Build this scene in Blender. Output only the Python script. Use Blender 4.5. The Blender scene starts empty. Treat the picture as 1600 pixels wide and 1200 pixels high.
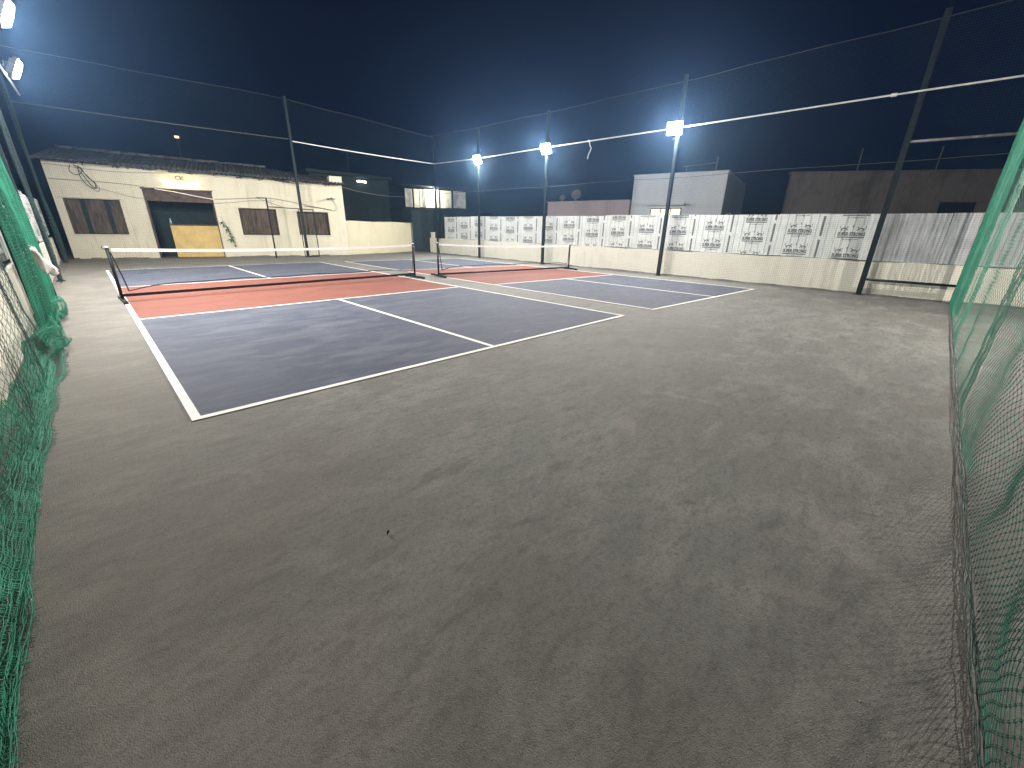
import bpy, bmesh, math, random
import numpy as np
from mathutils import Vector, Matrix
random.seed(7); rng = np.random.default_rng(7)
R = math.radians
sc = bpy.context.scene
COL = sc.collection

# ------------------------------------------------------------------ camera
cam_d = bpy.data.cameras.new('camera'); cam = bpy.data.objects.new('camera', cam_d); COL.objects.link(cam)
cam_d.sensor_width = 36.0; cam_d.lens = 14.282; cam_d.clip_start = 0.02; cam_d.clip_end = 600
_r, _u, _b = (0.708969, -0.704972, 0.019456), (0.239414, 0.266538, 0.933616), (-0.663358, -0.657246, 0.357747)
CAM = Vector((-0.2837, -3.6266, 1.3935))
cam.matrix_world = Matrix(((_r[0], _u[0], _b[0], CAM.x), (_r[1], _u[1], _b[1], CAM.y), (_r[2], _u[2], _b[2], CAM.z), (0, 0, 0, 1)))
sc.camera = cam

# ------------------------------------------------------------------ night sky
w = bpy.data.worlds.new('World'); sc.world = w; w.use_nodes = True
nt = w.node_tree; bg = nt.nodes['Background']
sky = nt.nodes.new('ShaderNodeTexSky'); sky.sky_type = 'NISHITA'; sky.sun_disc = False
sky.sun_elevation = R(-3.0); sky.sun_rotation = R(60); sky.altitude = 100; sky.air_density = 1.0; sky.dust_density = 0.6; sky.ozone_density = 6.0
nt.links.new(sky.outputs[0], bg.inputs[0]); bg.inputs[1].default_value = 0.075

# ------------------------------------------------------------------ exposure
vs = sc.view_settings
vs.view_transform = 'Standard'; vs.look = 'None'; vs.gamma = 1; vs.exposure = 0.0; vs.use_curve_mapping = False
cy = sc.cycles
cy.max_bounces = 5; cy.diffuse_bounces = 3; cy.glossy_bounces = 2; cy.transparent_max_bounces = 16; cy.volume_bounces = 0
cy.sample_clamp_indirect = 3.0; cy.use_denoising = True; cy.caustics_reflective = False; cy.caustics_refractive = False
LAMP = 1620.0     # radiance of a floodlight's glass

# ------------------------------------------------------------------ helpers
WL = {}
def wl(o): return WL.get(o.name, Vector((0, 0, 0)))

def tag(o, label=None, cat=None, group=None, kind=None):
    if label: o['label'] = label
    if cat: o['category'] = cat
    if group: o['group'] = group
    if kind: o['kind'] = kind
    return o

def thing(name, label, cat, loc, group=None, kind=None):
    o = bpy.data.objects.new(name, None); COL.objects.link(o)
    o.empty_display_size = 0.1
    o.location = loc; WL[o.name] = Vector(loc)
    return tag(o, label, cat, group, kind)

def frame(A, ang):
    """local x along the direction ang, local y to the left of it, z up"""
    c, s = math.cos(ang), math.sin(ang)
    return lambda p: (A[0] + c * p[0] - s * p[1], A[1] + s * p[0] + c * p[1], (A[2] if len(A) > 2 else 0) + p[2])

class MB:
    def __init__(self, xf=None):
        self.v, self.f, self.xf = [], [], xf or (lambda p: p)
    def add(self, vs_, fs):
        b = len(self.v); self.v += [self.xf(p) for p in vs_]; self.f += [tuple(i + b for i in f) for f in fs]; return self
    def box(self, x0, x1, y0, y1, z0, z1):
        return self.add([(x0, y0, z0), (x1, y0, z0), (x1, y1, z0), (x0, y1, z0), (x0, y0, z1), (x1, y0, z1), (x1, y1, z1), (x0, y1, z1)],
                        [(0, 3, 2, 1), (4, 5, 6, 7), (0, 1, 5, 4), (1, 2, 6, 5), (2, 3, 7, 6), (3, 0, 4, 7)])
    def prism(self, poly, y0, y1):
        """poly in x,z extruded along local y"""
        n = len(poly)
        return self.add([(x, y0, z) for x, z in poly] + [(x, y1, z) for x, z in poly],
                        [tuple(range(n)), tuple(range(2 * n - 1, n - 1, -1))] + [(i, i + n, (i + 1) % n + n, (i + 1) % n) for i in range(n)])
    def quad(self, a, b, c, d): return self.add([a, b, c, d], [(0, 1, 2, 3)])
    def tube(self, pts, r, n=8, cap=True):
        pts = [Vector(p) for p in pts]; m = len(pts)
        rs = r if isinstance(r, (list, tuple)) else [r] * m
        vv, ff = [], []
        t0 = (pts[1] - pts[0]).normalized()
        ref = Vector((0, 0, 1)) if abs(t0.z) < 0.9 else Vector((1, 0, 0))
        a = t0.cross(ref).normalized()
        for i, p in enumerate(pts):
            t = (pts[min(i + 1, m - 1)] - pts[max(i - 1, 0)]).normalized()
            a = (a - t * a.dot(t)).normalized(); b = t.cross(a)
            for k in range(n):
                an = 2 * math.pi * (k + .5) / n
                vv.append(tuple(p + (a * math.cos(an) + b * math.sin(an)) * rs[i]))
        for i in range(m - 1):
            for k in range(n):
                ff.append((i * n + k, i * n + (k + 1) % n, (i + 1) * n + (k + 1) % n, (i + 1) * n + k))
        if cap: ff += [tuple(range(n - 1, -1, -1)), tuple(range((m - 1) * n, m * n))]
        return self.add(vv, ff)
    def build(self, name, mat, parent=None, base=None, smooth=False, bevel=0):
        o0 = wl(parent) if parent else Vector(base or (0, 0, 0))
        me = bpy.data.meshes.new(name)
        me.from_pydata([(p[0] - o0.x, p[1] - o0.y, p[2] - o0.z) for p in self.v], [], self.f)
        bm = bmesh.new(); bm.from_mesh(me); bmesh.ops.recalc_face_normals(bm, faces=bm.faces)
        bm.to_mesh(me); bm.free()
        if smooth: me.polygons.foreach_set('use_smooth', [True] * len(me.polygons))
        return link(me, name, mat, parent, o0, bevel)

def link(me, name, mat, parent=None, loc=(0, 0, 0), bevel=0):
    o = bpy.data.objects.new(name, me); COL.objects.link(o)
    if mat and not me.materials: me.materials.append(mat)
    if parent: o.parent = parent; WL[o.name] = wl(parent)
    else: o.location = loc; WL[o.name] = Vector(loc)
    if bevel:
        b = o.modifiers.new('bevel', 'BEVEL'); b.width = bevel; b.segments = 2; b.limit_method = 'ANGLE'
    return o

def strands(lines, r, name, mat, parent, n=3):
    """many thin cords (list of Nx3 arrays) as one mesh"""
    V, F = [], []; off = 0
    for L in lines:
        L = np.asarray(L, float); m = len(L)
        if m < 2: continue
        T = np.gradient(L, axis=0); T /= np.maximum(np.linalg.norm(T, axis=1, keepdims=True), 1e-9)
        ref = np.where(np.abs(T[:, 2:3]) < .9, np.array([[0, 0, 1.]]), np.array([[1., 0, 0]]))
        a = np.cross(T, ref); a /= np.maximum(np.linalg.norm(a, axis=1, keepdims=True), 1e-9); b = np.cross(T, a)
        ring = np.stack([L + r * (math.cos(6.2832 * k / n) * a + math.sin(6.2832 * k / n) * b) for k in range(n)], 1)
        V.append(ring.reshape(-1, 3))
        i = np.arange(m - 1)[:, None] * n; k = np.arange(n)[None, :]; k2 = (k + 1) % n
        F.append((np.stack([i + k, i + k2, i + n + k2, i + n + k], -1).reshape(-1, 4) + off)); off += m * n
    V = np.concatenate(V); F = np.concatenate(F)
    o0 = np.array(wl(parent)) if parent else np.zeros(3)
    me = bpy.data.meshes.new(name); nf = len(F)
    me.vertices.add(len(V)); me.vertices.foreach_set('co', (V - o0).astype(np.float32).ravel())
    me.loops.add(nf * 4); me.loops.foreach_set('vertex_index', F.astype(np.int32).ravel())
    me.polygons.add(nf); me.polygons.foreach_set('loop_start', np.arange(nf, dtype=np.int32) * 4)
    me.update(calc_edges=True)
    return tag(link(me, name, mat, parent), kind='stuff')

_K = [(rng.normal(0, 1, 2) * f, rng.uniform(0, 6.28), 1 / f ** .7) for f in (1.1, 2.3, 3.9, 6.5, 11, 17) for _ in range(3)]
def nz(u, v, f=1.0, sh=0.0):
    """smooth irregular noise of two coordinates, about -1..1"""
    return sum(a * np.sin(f * (k[0] * u + k[1] * v) + p + sh * (i + 1) * 1.7) for i, (k, p, a) in enumerate(_K)) / 2.6
def sag(a, b, drop, n=14):
    a, b = Vector(a), Vector(b)
    return [tuple(a.lerp(b, i / n) - Vector((0, 0, drop * 4 * (i / n) * (1 - i / n)))) for i in range(n + 1)]

def spline(pts, n=6):
    pts = [Vector(p) for p in pts]; out = []
    for i in range(len(pts) - 1):
        p0, p1, p2, p3 = pts[max(i - 1, 0)], pts[i], pts[i + 1], pts[min(i + 2, len(pts) - 1)]
        for k in range(n):
            t = k / n
            out.append(tuple(.5 * ((2 * p1) + (p2 - p0) * t + (2 * p0 - 5 * p1 + 4 * p2 - p3) * t * t + (3 * p1 - p0 - 3 * p2 + p3) * t ** 3)))
    out.append(tuple(pts[-1])); return out

# ------------------------------------------------------------------ materials
class N:
    """tiny node-graph helper"""
    def __init__(self, name):
        self.m = bpy.data.materials.new(name); self.m.use_nodes = True
        self.t = self.m.node_tree; self.b = self.t.nodes['Principled BSDF']
        self.co = self.t.nodes.new('ShaderNodeTexCoord').outputs['Object']
        self.geo = self.t.nodes.new('ShaderNodeNewGeometry').outputs['Position']
    def link(self, a, b): self.t.links.new(a, b)
    def noise(self, scale, detail=4, rough=.55, stretch=(1, 1, 1), dist=0, rot=0):
        mp = self.t.nodes.new('ShaderNodeMapping'); mp.inputs['Scale'].default_value = stretch; mp.inputs['Rotation'].default_value = (0, 0, rot)
        self.link(self.geo, mp.inputs[0])
        n = self.t.nodes.new('ShaderNodeTexNoise'); n.inputs['Scale'].default_value = scale; n.inputs['Detail'].default_value = detail
        n.inputs['Roughness'].default_value = rough; n.inputs['Distortion'].default_value = dist
        self.link(mp.outputs[0], n.inputs['Vector']); return n.outputs['Fac']
    def ramp(self, fac, lo, hi, a=0.0, b=1.0):
        r = self.t.nodes.new('ShaderNodeMapRange'); r.interpolation_type = 'SMOOTHSTEP'
        r.inputs[1].default_value = lo; r.inputs[2].default_value = hi; r.inputs[3].default_value = a; r.inputs[4].default_value = b
        self.link(fac, r.inputs[0]); return r.outputs[0]
    def mix(self, fac, a, b, mode='MIX'):
        x = self.t.nodes.new('ShaderNodeMix'); x.data_type = 'RGBA'; x.blend_type = mode
        for s, v in ((x.inputs[0], fac), (x.inputs[6], a), (x.inputs[7], b)):
            if isinstance(v, (int, float)): s.default_value = v
            elif isinstance(v, tuple): s.default_value = v if len(v) == 4 else (*v, 1)
            else: self.link(v, s)
        return x.outputs[2]
    def mul(self, a, k):
        x = self.t.nodes.new('ShaderNodeMath'); x.operation = 'MULTIPLY'
        for s, v in ((x.inputs[0], a), (x.inputs[1], k)):
            if isinstance(v, (int, float)): s.default_value = v
            else: self.link(v, s)
        return x.outputs[0]
    def bump(self, h, strength=.3, dist=.01):
        x = self.t.nodes.new('ShaderNodeBump'); x.inputs['Strength'].default_value = strength; x.inputs['Distance'].default_value = dist
        self.link(h, x.inputs['Height']); self.link(x.outputs[0], self.b.inputs['Normal'])
    def out(self, col, rough=.7, metal=0, spec=.5):
        if isinstance(col, tuple): self.b.inputs['Base Color'].default_value = (*col, 1)
        else: self.link(col, self.b.inputs['Base Color'])
        if isinstance(rough, (int, float)): self.b.inputs['Roughness'].default_value = rough
        else: self.link(rough, self.b.inputs['Roughness'])
        self.b.inputs['Metallic'].default_value = metal; self.b.inputs['Specular IOR Level'].default_value = spec
        return self.m

def simple(name, col, rough=.6, metal=0, var=.18, scale=9, bump=.15, spec=.5):
    n = N(name); f = n.noise(scale, 5)
    c = n.mix(n.ramp(f, .3, .7), tuple(x * (1 - var) for x in col), tuple(min(1, x * (1 + var)) for x in col))
    if bump: n.bump(n.noise(scale * 6, 3), bump, .004)
    return n.out(c, rough, metal, spec)

def emit(name, col, strength):
    m = bpy.data.materials.new(name); m.use_nodes = True; b = m.node_tree.nodes['Principled BSDF']
    b.inputs['Base Color'].default_value = (.8, .8, .8, 1)
    b.inputs['Emission Color'].default_value = (*col, 1); b.inputs['Emission Strength'].default_value = strength
    return m

def mat_ground():
    n = N('worn_grey_court')
    big = n.noise(.35, 4, .6, dist=.6); med = n.noise(1.5, 5, .6, (1, 1.9, 1), .7, .5); fine = n.noise(34, 3, .7); spk = n.noise(210, 2, .6)
    swirl = n.noise(3.2, 6, .66, (.8, 2.6, 1), .9, -.35)
    c = n.mix(n.ramp(big, .36, .64), (.158, .154, .140), (.172, .178, .162))
    c = n.mix(n.mul(n.ramp(med, .40, .66), .75), c, (.262, .260, .240))
    c = n.mix(n.mul(n.ramp(swirl, .48, .30), .55), c, (.100, .100, .096))
    grain = n.noise(9, 6, .72, (.8, 1.7, 1), .5, .3)
    c = n.mix(n.mul(n.ramp(grain, .52, .34), .42), c, (0.084, 0.079, 0.073))
    c = n.mix(n.mul(n.ramp(grain, .54, .72), .38), c, (0.252, 0.239, 0.220))
    c = n.mix(n.mul(n.ramp(n.noise(.55, 3, .5, dist=.8), .54, .68), .30), c, (.150, .128, .110))
    c = n.mix(n.mul(n.ramp(n.noise(70, 4, .75), .50, .66), .45), c, (.060, .058, .053))
    c = n.mix(n.mul(n.ramp(fine, .45, .72), .42), c, (0.071, 0.067, 0.063))
    c = n.mix(n.mul(n.ramp(n.noise(1.7, 3, .5, dist=.5), .64, .72), .40), c, (0.286, 0.258, 0.227))
    c = n.mix(n.mul(n.ramp(spk, .58, .68), .50), c, (.30, .285, .26))
    c = n.mix(n.mul(n.ramp(n.noise(120, 2), .64, .72), .65), c, (.04, .037, .034))
    sx = n.t.nodes.new('ShaderNodeSeparateXYZ'); n.link(n.geo, sx.inputs[0])      # brown dirt trodden in along the left net
    c = n.mix(n.mul(n.ramp(sx.outputs[0], 1.6, -.7), .45), c, n.mix(n.ramp(med, .3, .7), (.128, .106, .086), (.190, .165, .140)))
    n.bump(n.mix(.5, n.noise(60, 5, .75), spk), .75, .012)
    return n.out(c, n.ramp(med, .3, .7, .70, .88), 0, .30)

def mat_paint(name, col, dust, amt, wear):
    n = N(name); med = n.noise(1.3, 6, .62, (.9, 2.4, 1), .8, .25); fine = n.noise(40, 3, .7)
    c = n.mix(n.mul(n.ramp(med, .38, .68), amt), col, dust)
    c = n.mix(n.mul(n.ramp(n.noise(3.4, 6, .7, (.7, 2.4, 1), .7, .4), .52, .74), amt * .9), c, dust)
    c = n.mix(n.mul(n.ramp(n.noise(2.1, 5, .6, (1, 1.6, 1), .6, -.5), .50, .28), .35), c, tuple(x * .62 for x in col))
    c = n.mix(n.mul(n.ramp(fine, .5, .75), .25), c, tuple(x * .55 for x in col))
    c = n.mix(n.mul(n.ramp(n.noise(150, 2), .62, .7), wear), c, (.16, .155, .145))
    n.bump(fine, .2, .005)
    return n.out(c, n.ramp(med, .3, .7, .72, .9), 0, .22)

def mat_plaster(name, col, stain, amt=.5, drip=.5):
    n = N(name)
    st = n.noise(1.1, 5, .62, (1, 1, .8), .3); dr = n.noise(2.6, 5, .65, (2.4, 2.4, .22)); fine = n.noise(26, 4)
    c = n.mix(n.mul(n.ramp(st, .48, .72), amt), col, stain)
    c = n.mix(n.mul(n.ramp(dr, .52, .74), drip), c, tuple(x * .62 for x in stain))
    c = n.mix(n.mul(n.ramp(fine, .5, .75), .16), c, tuple(x * .6 for x in col))
    n.bump(n.mix(.5, fine, n.noise(5, 4)), .35, .012)
    return n.out(c, .85, 0, .25)

M = dict(
    ground=mat_ground(),
    blue=mat_paint('blue_court_paint', (.064, .074, .106), (.145, .154, .178), .6, .18),
    red=mat_paint('red_court_paint', (.190, .070, .052), (.225, .100, .080), .45, .12),
    line=mat_paint('white_line_paint', (.80, .79, .74), (.62, .60, .56), .45, .16),
    cream=mat_plaster('cream_plaster', (.70, .655, .51), (.58, .53, .40), .5, .45),
    cream2=mat_plaster('cream_low_wall_plaster', (.84, .81, .70), (.76, .72, .60), .45, .2),
    yellowwall=mat_plaster('pale_yellow_plaster', (.68, .63, .45), (.57, .51, .34), .5, .3),
    whitehouse=mat_plaster('pale_grey_plaster', (.80, .83, .87), (.72, .75, .78), .35, .15),
    pink=mat_plaster('pinkish_plaster', (.52, .42, .43), (.42, .33, .34), .5, .4),
    oldwall=mat_plaster('weathered_concrete', (.26, .225, .21), (.15, .13, .125), .7, .6),
    darkwall=mat_plaster('night_shaded_green_wall', (.020, .028, .032), (.012, .018, .022), .5, .4),  # dark green wall tone; also paints in the night shade of the unlit house
    inside=simple('tarp_and_room_shade', (.010, .022, .022), .8, var=.3),  # dark tarp of the gate; elsewhere the shade of unlit rooms as colour
    roof=simple('weathered_fibre_sheet', (.085, .083, .080), .85, var=.35, scale=2.2, bump=.4),
    pole=simple('dark_green_steel', (.010, .018, .020), .5, .0, var=.3, scale=14, spec=.22),
    black=simple('black_steel', (.009, .009, .010), .45, 0, var=.2, bump=0, spec=.25),
    blackcloth=simple('black_webbing', (.014, .012, .016), .85, 0, bump=0),
    whitepipe=simple('white_plastic_pipe', (.74, .74, .72), .4, bump=0, var=.06),
    greypipe=simple('dull_grey_pipe', (.15, .15, .15), .5, bump=0),
    dimpipe=simple('dark_grey_pipe', (.06, .06, .062), .6, bump=0),
    tape=simple('white_vinyl_tape', (.80, .79, .78), .6, var=.05, bump=.05),
    sheet=simple('galvanised_printed_sheet', (.70, .73, .71), .45, .1, var=.08, scale=3, bump=.06),
    sheet2=simple('plain_galvanised_sheet', (.55, .56, .58), .5, .2, var=.14, scale=2, bump=.08),
    ink=simple('grey_print', (.17, .174, .178), .7, bump=0, var=.3, scale=20),
    net=simple('green_net_cord', (.018, .200, .120), .7, bump=0, var=.25, scale=4),
    netglare=simple('glare_lightened_net_cord', (.050, .215, .145), .65, bump=0, var=.25, scale=4),  # green cord made paler: lamp glare on the near net put into the colour
    netdark=simple('dark_green_net_cord', (.020, .055, .045), .75, bump=0, var=.2, scale=3),
    netblack=simple('black_net_cord', (.012, .012, .013), .8, bump=0),
    rope=simple('dull_rope', (.05, .053, .05), .8, bump=0),
    wood=None, ply=simple('yellow_plywood', (.60, .42, .15), .6, var=.12, scale=3),
    lintel=simple('brown_boarding', (.075, .045, .032), .7, var=.4, scale=6, bump=.3),
    cable=simple('black_cable', (.016, .015, .015), .6, bump=0),
    cablegrey=simple('dusty_cable', (.20, .18, .15), .7, bump=0),
    rag=simple('off_white_cloth', (.70, .66, .62), .9, var=.08, bump=.2),
    leaf=simple('green_leaf', (.045, .10, .030), .55, var=.4, scale=30, bump=0),
    dryleaf=simple('dry_leaf', (.035, .022, .015), .8, var=.3, scale=30, bump=0),
    stone=simple('pale_grit', (.40, .37, .33), .8, var=.2, bump=0),
    housing=simple('lamp_housing', (.030, .030, .032), .45, .3, bump=0),
    glow=emit('floodlight_glass', (1.0, .965, .91), LAMP),
    dimglow=emit('small_floodlight_glass', (1.0, .93, .85), LAMP * 8.0),
    warmtube=emit('warm_tube', (1.0, .74, .33), 60),
    coldtube=emit('cold_tube', (.92, 1.0, .97), 22),
    bulb=emit('yellow_bulb', (1.0, .90, .58), 1900),
    litpane=emit('lit_window_pane', (1.0, .83, .48), 1.9),
    redlight=emit('orange_signal', (1.0, .38, .16), 3.5),
    mark=simple('brown_sign_paint', (.10, .045, .016), .6, bump=0),
    signboard=simple('cream_signboard', (.72, .62, .40), .6, var=.06, bump=.05),
    panelwhite=simple('dirty_white_sheeting', (.80, .81, .79), .5, var=.25, scale=2.4, bump=.1),
    bottle=simple('pale_blue_plastic', (.30, .48, .52), .3, bump=0),
)
def mat_wood():
    n = N('weathered_boards'); g = n.noise(5, 6, .7, (3, 3, .35)); p = n.noise(1.6, 4, .6)
    c = n.mix(n.ramp(g, .35, .7), (.050, .036, .027), (.155, .118, .090))
    c = n.mix(n.mul(n.ramp(p, .45, .7), .6), c, (.12, .10, .085))
    n.bump(g, .5, .006); return n.out(c, .8, 0, .2)
M['wood'] = mat_wood()

# ------------------------------------------------------------------ ground and courts
g = MB(); g.quad((-120, -120, 0), (160, -120, 0), (160, 160, 0), (-120, 160, 0))
ground = tag(g.build('ground', M['ground']), kind='structure')

def lerp2(a, b, t): return (a[0] + (b[0] - a[0]) * t, a[1] + (b[1] - a[1]) * t)
def court(name, left, right, mid):
    """left / right: sideline points (near baseline, near kitchen line, far kitchen line, far baseline)"""
    root = thing(name, None, None, (*left[0], 0), kind='structure')
    def sheet(nm, q, z, m):
        b = MB(); n = 8
        b.quad(*[(p[0], p[1], z) for p in q]); return b.build(nm, m, root)
    sheet('near_blue_zone', (left[0], right[0], right[1], left[1]), .004, M['blue'])
    sheet('red_zone', (left[1], right[1], right[2], left[2]), .004, M['red'])
    sheet('far_blue_zone', (left[2], right[2], right[3], left[3]), .004, M['blue'])
    def line(a, b, wd, z=.008):
        a, b = Vector((*a, 0)), Vector((*b, 0)); t = (b - a).normalized(); s = Vector((-t.y, t.x, 0)) * wd / 2
        a2, b2 = a - t * wd * .0, b + t * wd * .0
        mb = MB(); mb.quad(*[(*(p)[:2], z) for p in (a2 - s, b2 - s, b2 + s, a2 + s)]); mb.build('line', M['line'], root)
    wd = .062
    # sidelines full length, cross lines butt against them
    ext = lambda a, b: (Vector((*a, 0)) - (Vector((*b, 0)) - Vector((*a, 0))).normalized() * wd / 2)[:2]
    line(ext(left[0], left[1]), ext(left[3], left[2]), wd); line(ext(right[0], right[1]), ext(right[3], right[2]), wd)
    inset = lambda a, b: (lerp2(a, b, .5 * wd / math.dist(a, b)), lerp2(b, a, .5 * wd / math.dist(a, b)))
    for i in range(4): line(*inset(left[i], right[i]), wd, .0075)
    for i in (0, 2):
        a, b = lerp2(left[i], right[i], mid), lerp2(left[i + 1], right[i + 1], mid)
        line(*inset(a, b), wd, .007)
    return root
court('pickleball_court', [(0, 0), (0, 4.60), (0, 8.95), (0, 13.5)], [(6.096, 0), (6.096, 4.60), (6.096, 8.95), (6.096, 13.5)], .5)
court('pickleball_court', [(7.08, -.06), (7.08, 4.40), (7.04, 9.0), (7.0, 13.2)], [(12.08, -.37), (12.0, 3.92), (12.1, 8.1), (12.15, 12.6)], .54)

# ------------------------------------------------------------------ boundary walls with tin sheets
def low_wall(name, label, a, b, h, th, m, side):
    """plastered wall from a to b, body on the given side of the line a-b, with an uneven coping"""
    L = math.dist(a, b); xf = frame((*a, 0), math.atan2(b[1] - a[1], b[0] - a[0]))
    t = thing(name, label, 'wall', (*a, 0))
    n = max(2, int(L / .35)); mb = MB(xf); y0, y1 = (0, side * th)
    vv, ff = [], []
    for i in range(n + 1):
        x = L * i / n; dz = .012 * math.sin(x * 2.7) + random.uniform(-.008, .008); dy = .006 * math.sin(x * 1.9)
        vv += [(x, y0 + dy, -.02), (x, y0 + dy, h + dz), (x, y1, h + dz), (x, y1, -.02)]
    for i in range(n):
        for k in range(3): ff.append((i * 4 + k, i * 4 + 4 + k, i * 4 + 5 + k, i * 4 + 1 + k))
    ff += [(0, 1, 2, 3), (n * 4 + 3, n * 4 + 2, n * 4 + 1, n * 4)]
    mb.add(vv, ff); mb.build('wall_body', m, t)
    mb = MB(xf)                                              # dirt-caked footing
    vv, ff = [], []
    for i in range(n + 1):
        x = L * i / n; d = .025 + random.random() * .03
        vv += [(x, y0, .02 + random.random() * .03), (x, y0 - side * d, 0.001)]
    for i in range(n): ff.append((i * 2, i * 2 + 2, i * 2 + 3, i * 2 + 1))
    mb.add(vv, ff); mb.build('footing', M['ground'], t)
    return t, xf, L
RW_A, RW_B = (13.46, -11.0), (13.74, 17.1)
low_wall('low_wall', 'long low cream plaster wall beneath the printed tin sheets on the right', RW_A, RW_B, .80, .22, M['cream2'], -1)
low_wall('low_wall', 'low cream plaster wall behind the green net on the left', (-1.02, -9), (-1.02, 18.3), .80, .22, M['cream2'], 1)

SW, SZ0, SZ1 = 1.135, .815, 1.90
def sheet_mesh(plain):
    """ribbed sheet in local x (width), z; grooves sink towards -y"""
    xs = [(-.001, 0)]
    gro = [.06 + .175 * k for k in range(6)] if not plain else [.05 + .095 * k for k in range(12)]
    wd, dp = (.016, .013) if not plain else (.03, .016)
    for gx in gro:
        if gx + wd < SW: xs += [(gx - wd, 0), (gx - wd * .4, -dp), (gx + wd * .4, -dp), (gx + wd, 0)]
    xs.append((SW - .004, 0))
    vv = [(x, y, z) for z in (SZ0, SZ1) for x, y in xs]; n = len(xs)
    me = bpy.data.meshes.new('sheet'); 
    vv += [(x, y - .003, z) for z in (SZ0, SZ1) for x, y in xs]
    ff = [(i, i + 1, n + i + 1, n + i) for i in range(n - 1)] + [(2 * n + i, 3 * n + i, 3 * n + i + 1, 2 * n + i + 1) for i in range(n - 1)]
    ff += [(n + i, n + i + 1, 3 * n + i + 1, 3 * n + i) for i in range(n - 1)] + [(0, n, 3 * n, 2 * n), (n - 1, 3 * n - 1, 4 * n - 1, 2 * n - 1)]
    me.from_pydata(vv, [], ff); me.materials.append(M['sheet2'] if plain else M['sheet']); return me

def text_polys(txt, size, bold):
    cu = bpy.data.curves.new('t', 'FONT'); cu.body = txt; cu.size = size; cu.offset = bold; cu.align_x = 'CENTER'; cu.fill_mode = 'FRONT'; cu.resolution_u = 2
    o = bpy.data.objects.new('t', cu); COL.objects.link(o)
    dg = bpy.context.evaluated_depsgraph_get(); dg.update(); me = o.evaluated_get(dg).to_mesh()
    vv = [(v.co.x, v.co.y) for v in me.vertices]; ff = [tuple(p.vertices) for p in me.polygons]
    o.evaluated_get(dg).to_mesh_clear(); bpy.data.objects.remove(o); bpy.data.curves.remove(cu)
    return vv, ff
TXT = text_polys('SUPER STRONG', .118, .0075)
TXT2 = text_polys('GALVANISED SHEETS', .026, .0012)
def print_mesh(phase):
    """everything printed on one sheet, clipped to the sheet"""
    vv, ff = [], []
    def add(p, f, x0=0, z0=0, sx=1.0):
        b = len(vv); vv.extend([(x0 + sx * x, .0015, z0 + z) for x, z in p]); ff.extend([tuple(i + b for i in q) for q in f])
    rect = lambda x0, x1, z0, z1: add([(x0, z0), (x1, z0), (x1, z1), (x0, z1)], [(0, 1, 2, 3)])
    def stroke(pts, wd):
        for (a, b) in zip(pts[:-1], pts[1:]):
            d = Vector((b[0] - a[0], b[1] - a[1])); l = max(d.length, 1e-6); s = Vector((-d.y, d.x)) / l * wd / 2
            add([(a[0] - s.x, a[1] - s.y), (b[0] - s.x, b[1] - s.y), (b[0] + s.x, b[1] + s.y), (a[0] + s.x, a[1] + s.y)], [(0, 1, 2, 3)])
    cx = .56
    for k in range(-1, 4):
        z = phase + .52 * k + .62
        w_ = max(p[0] for p in TXT[0]) - min(p[0] for p in TXT[0])
        add(TXT[0], TXT[1], cx, z + .012, .56 / w_)
        rect(cx - .28, cx + .28, z - .038, z - .010)
        w2 = max(p[0] for p in TXT2[0]) - min(p[0] for p in TXT2[0])
        add(TXT2[0], TXT2[1], cx, z - .085, .34 / w2)
        rect(cx - .014, cx + .014, z - .10, z - .066)
        for s in (-1, 1):                                    # the two rearing beasts of the emblem
            q = lambda x, y: (cx + s * x * 1.1, z + .125 + y * 1.15)
            stroke([q(.085, .020), q(.115, .050), q(.150, .060), q(.190, .050), q(.215, .020)], .026)
            stroke([q(.115, .050), q(.100, .085), q(.078, .088)], .020)
            stroke([q(.135, .055), q(.120, .015), q(.135, -.010)], .012)
            stroke([q(.195, .050), q(.190, .010), q(.215, -.012)], .014)
            stroke([q(.205, .045), q(.240, .070), q(.236, .108)], .012)
        rect(cx - .010, cx + .010, z + .215, z + .262)
    for k in range(-1, 4):
        z = phase * .8 + .58 * k + .55
        rect(1.028, 1.078, z, z + .49)
    me = bpy.data.meshes.new('print'); me.from_pydata(vv, [], ff)
    bm = bmesh.new(); bm.from_mesh(me)
    for co, no in (((0, 0, SZ0 + .004), (0, 0, -1)), ((0, 0, SZ1 - .004), (0, 0, 1))):
        bmesh.ops.bisect_plane(bm, geom=bm.verts[:] + bm.edges[:] + bm.faces[:], plane_co=co, plane_no=no, clear_outer=True)
    bm.to_mesh(me); bm.free(); me.materials.append(M['ink']); return me
SHEET, PLAIN = sheet_mesh(False), sheet_mesh(True)
PRINTS = [print_mesh(p) for p in (.06, .19, .28, .11, .36, .23)]
# right side: local x runs towards -y so that +y(local) faces the court
ang_r = math.atan2(RW_A[1] - RW_B[1], RW_A[0] - RW_B[0])
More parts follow.
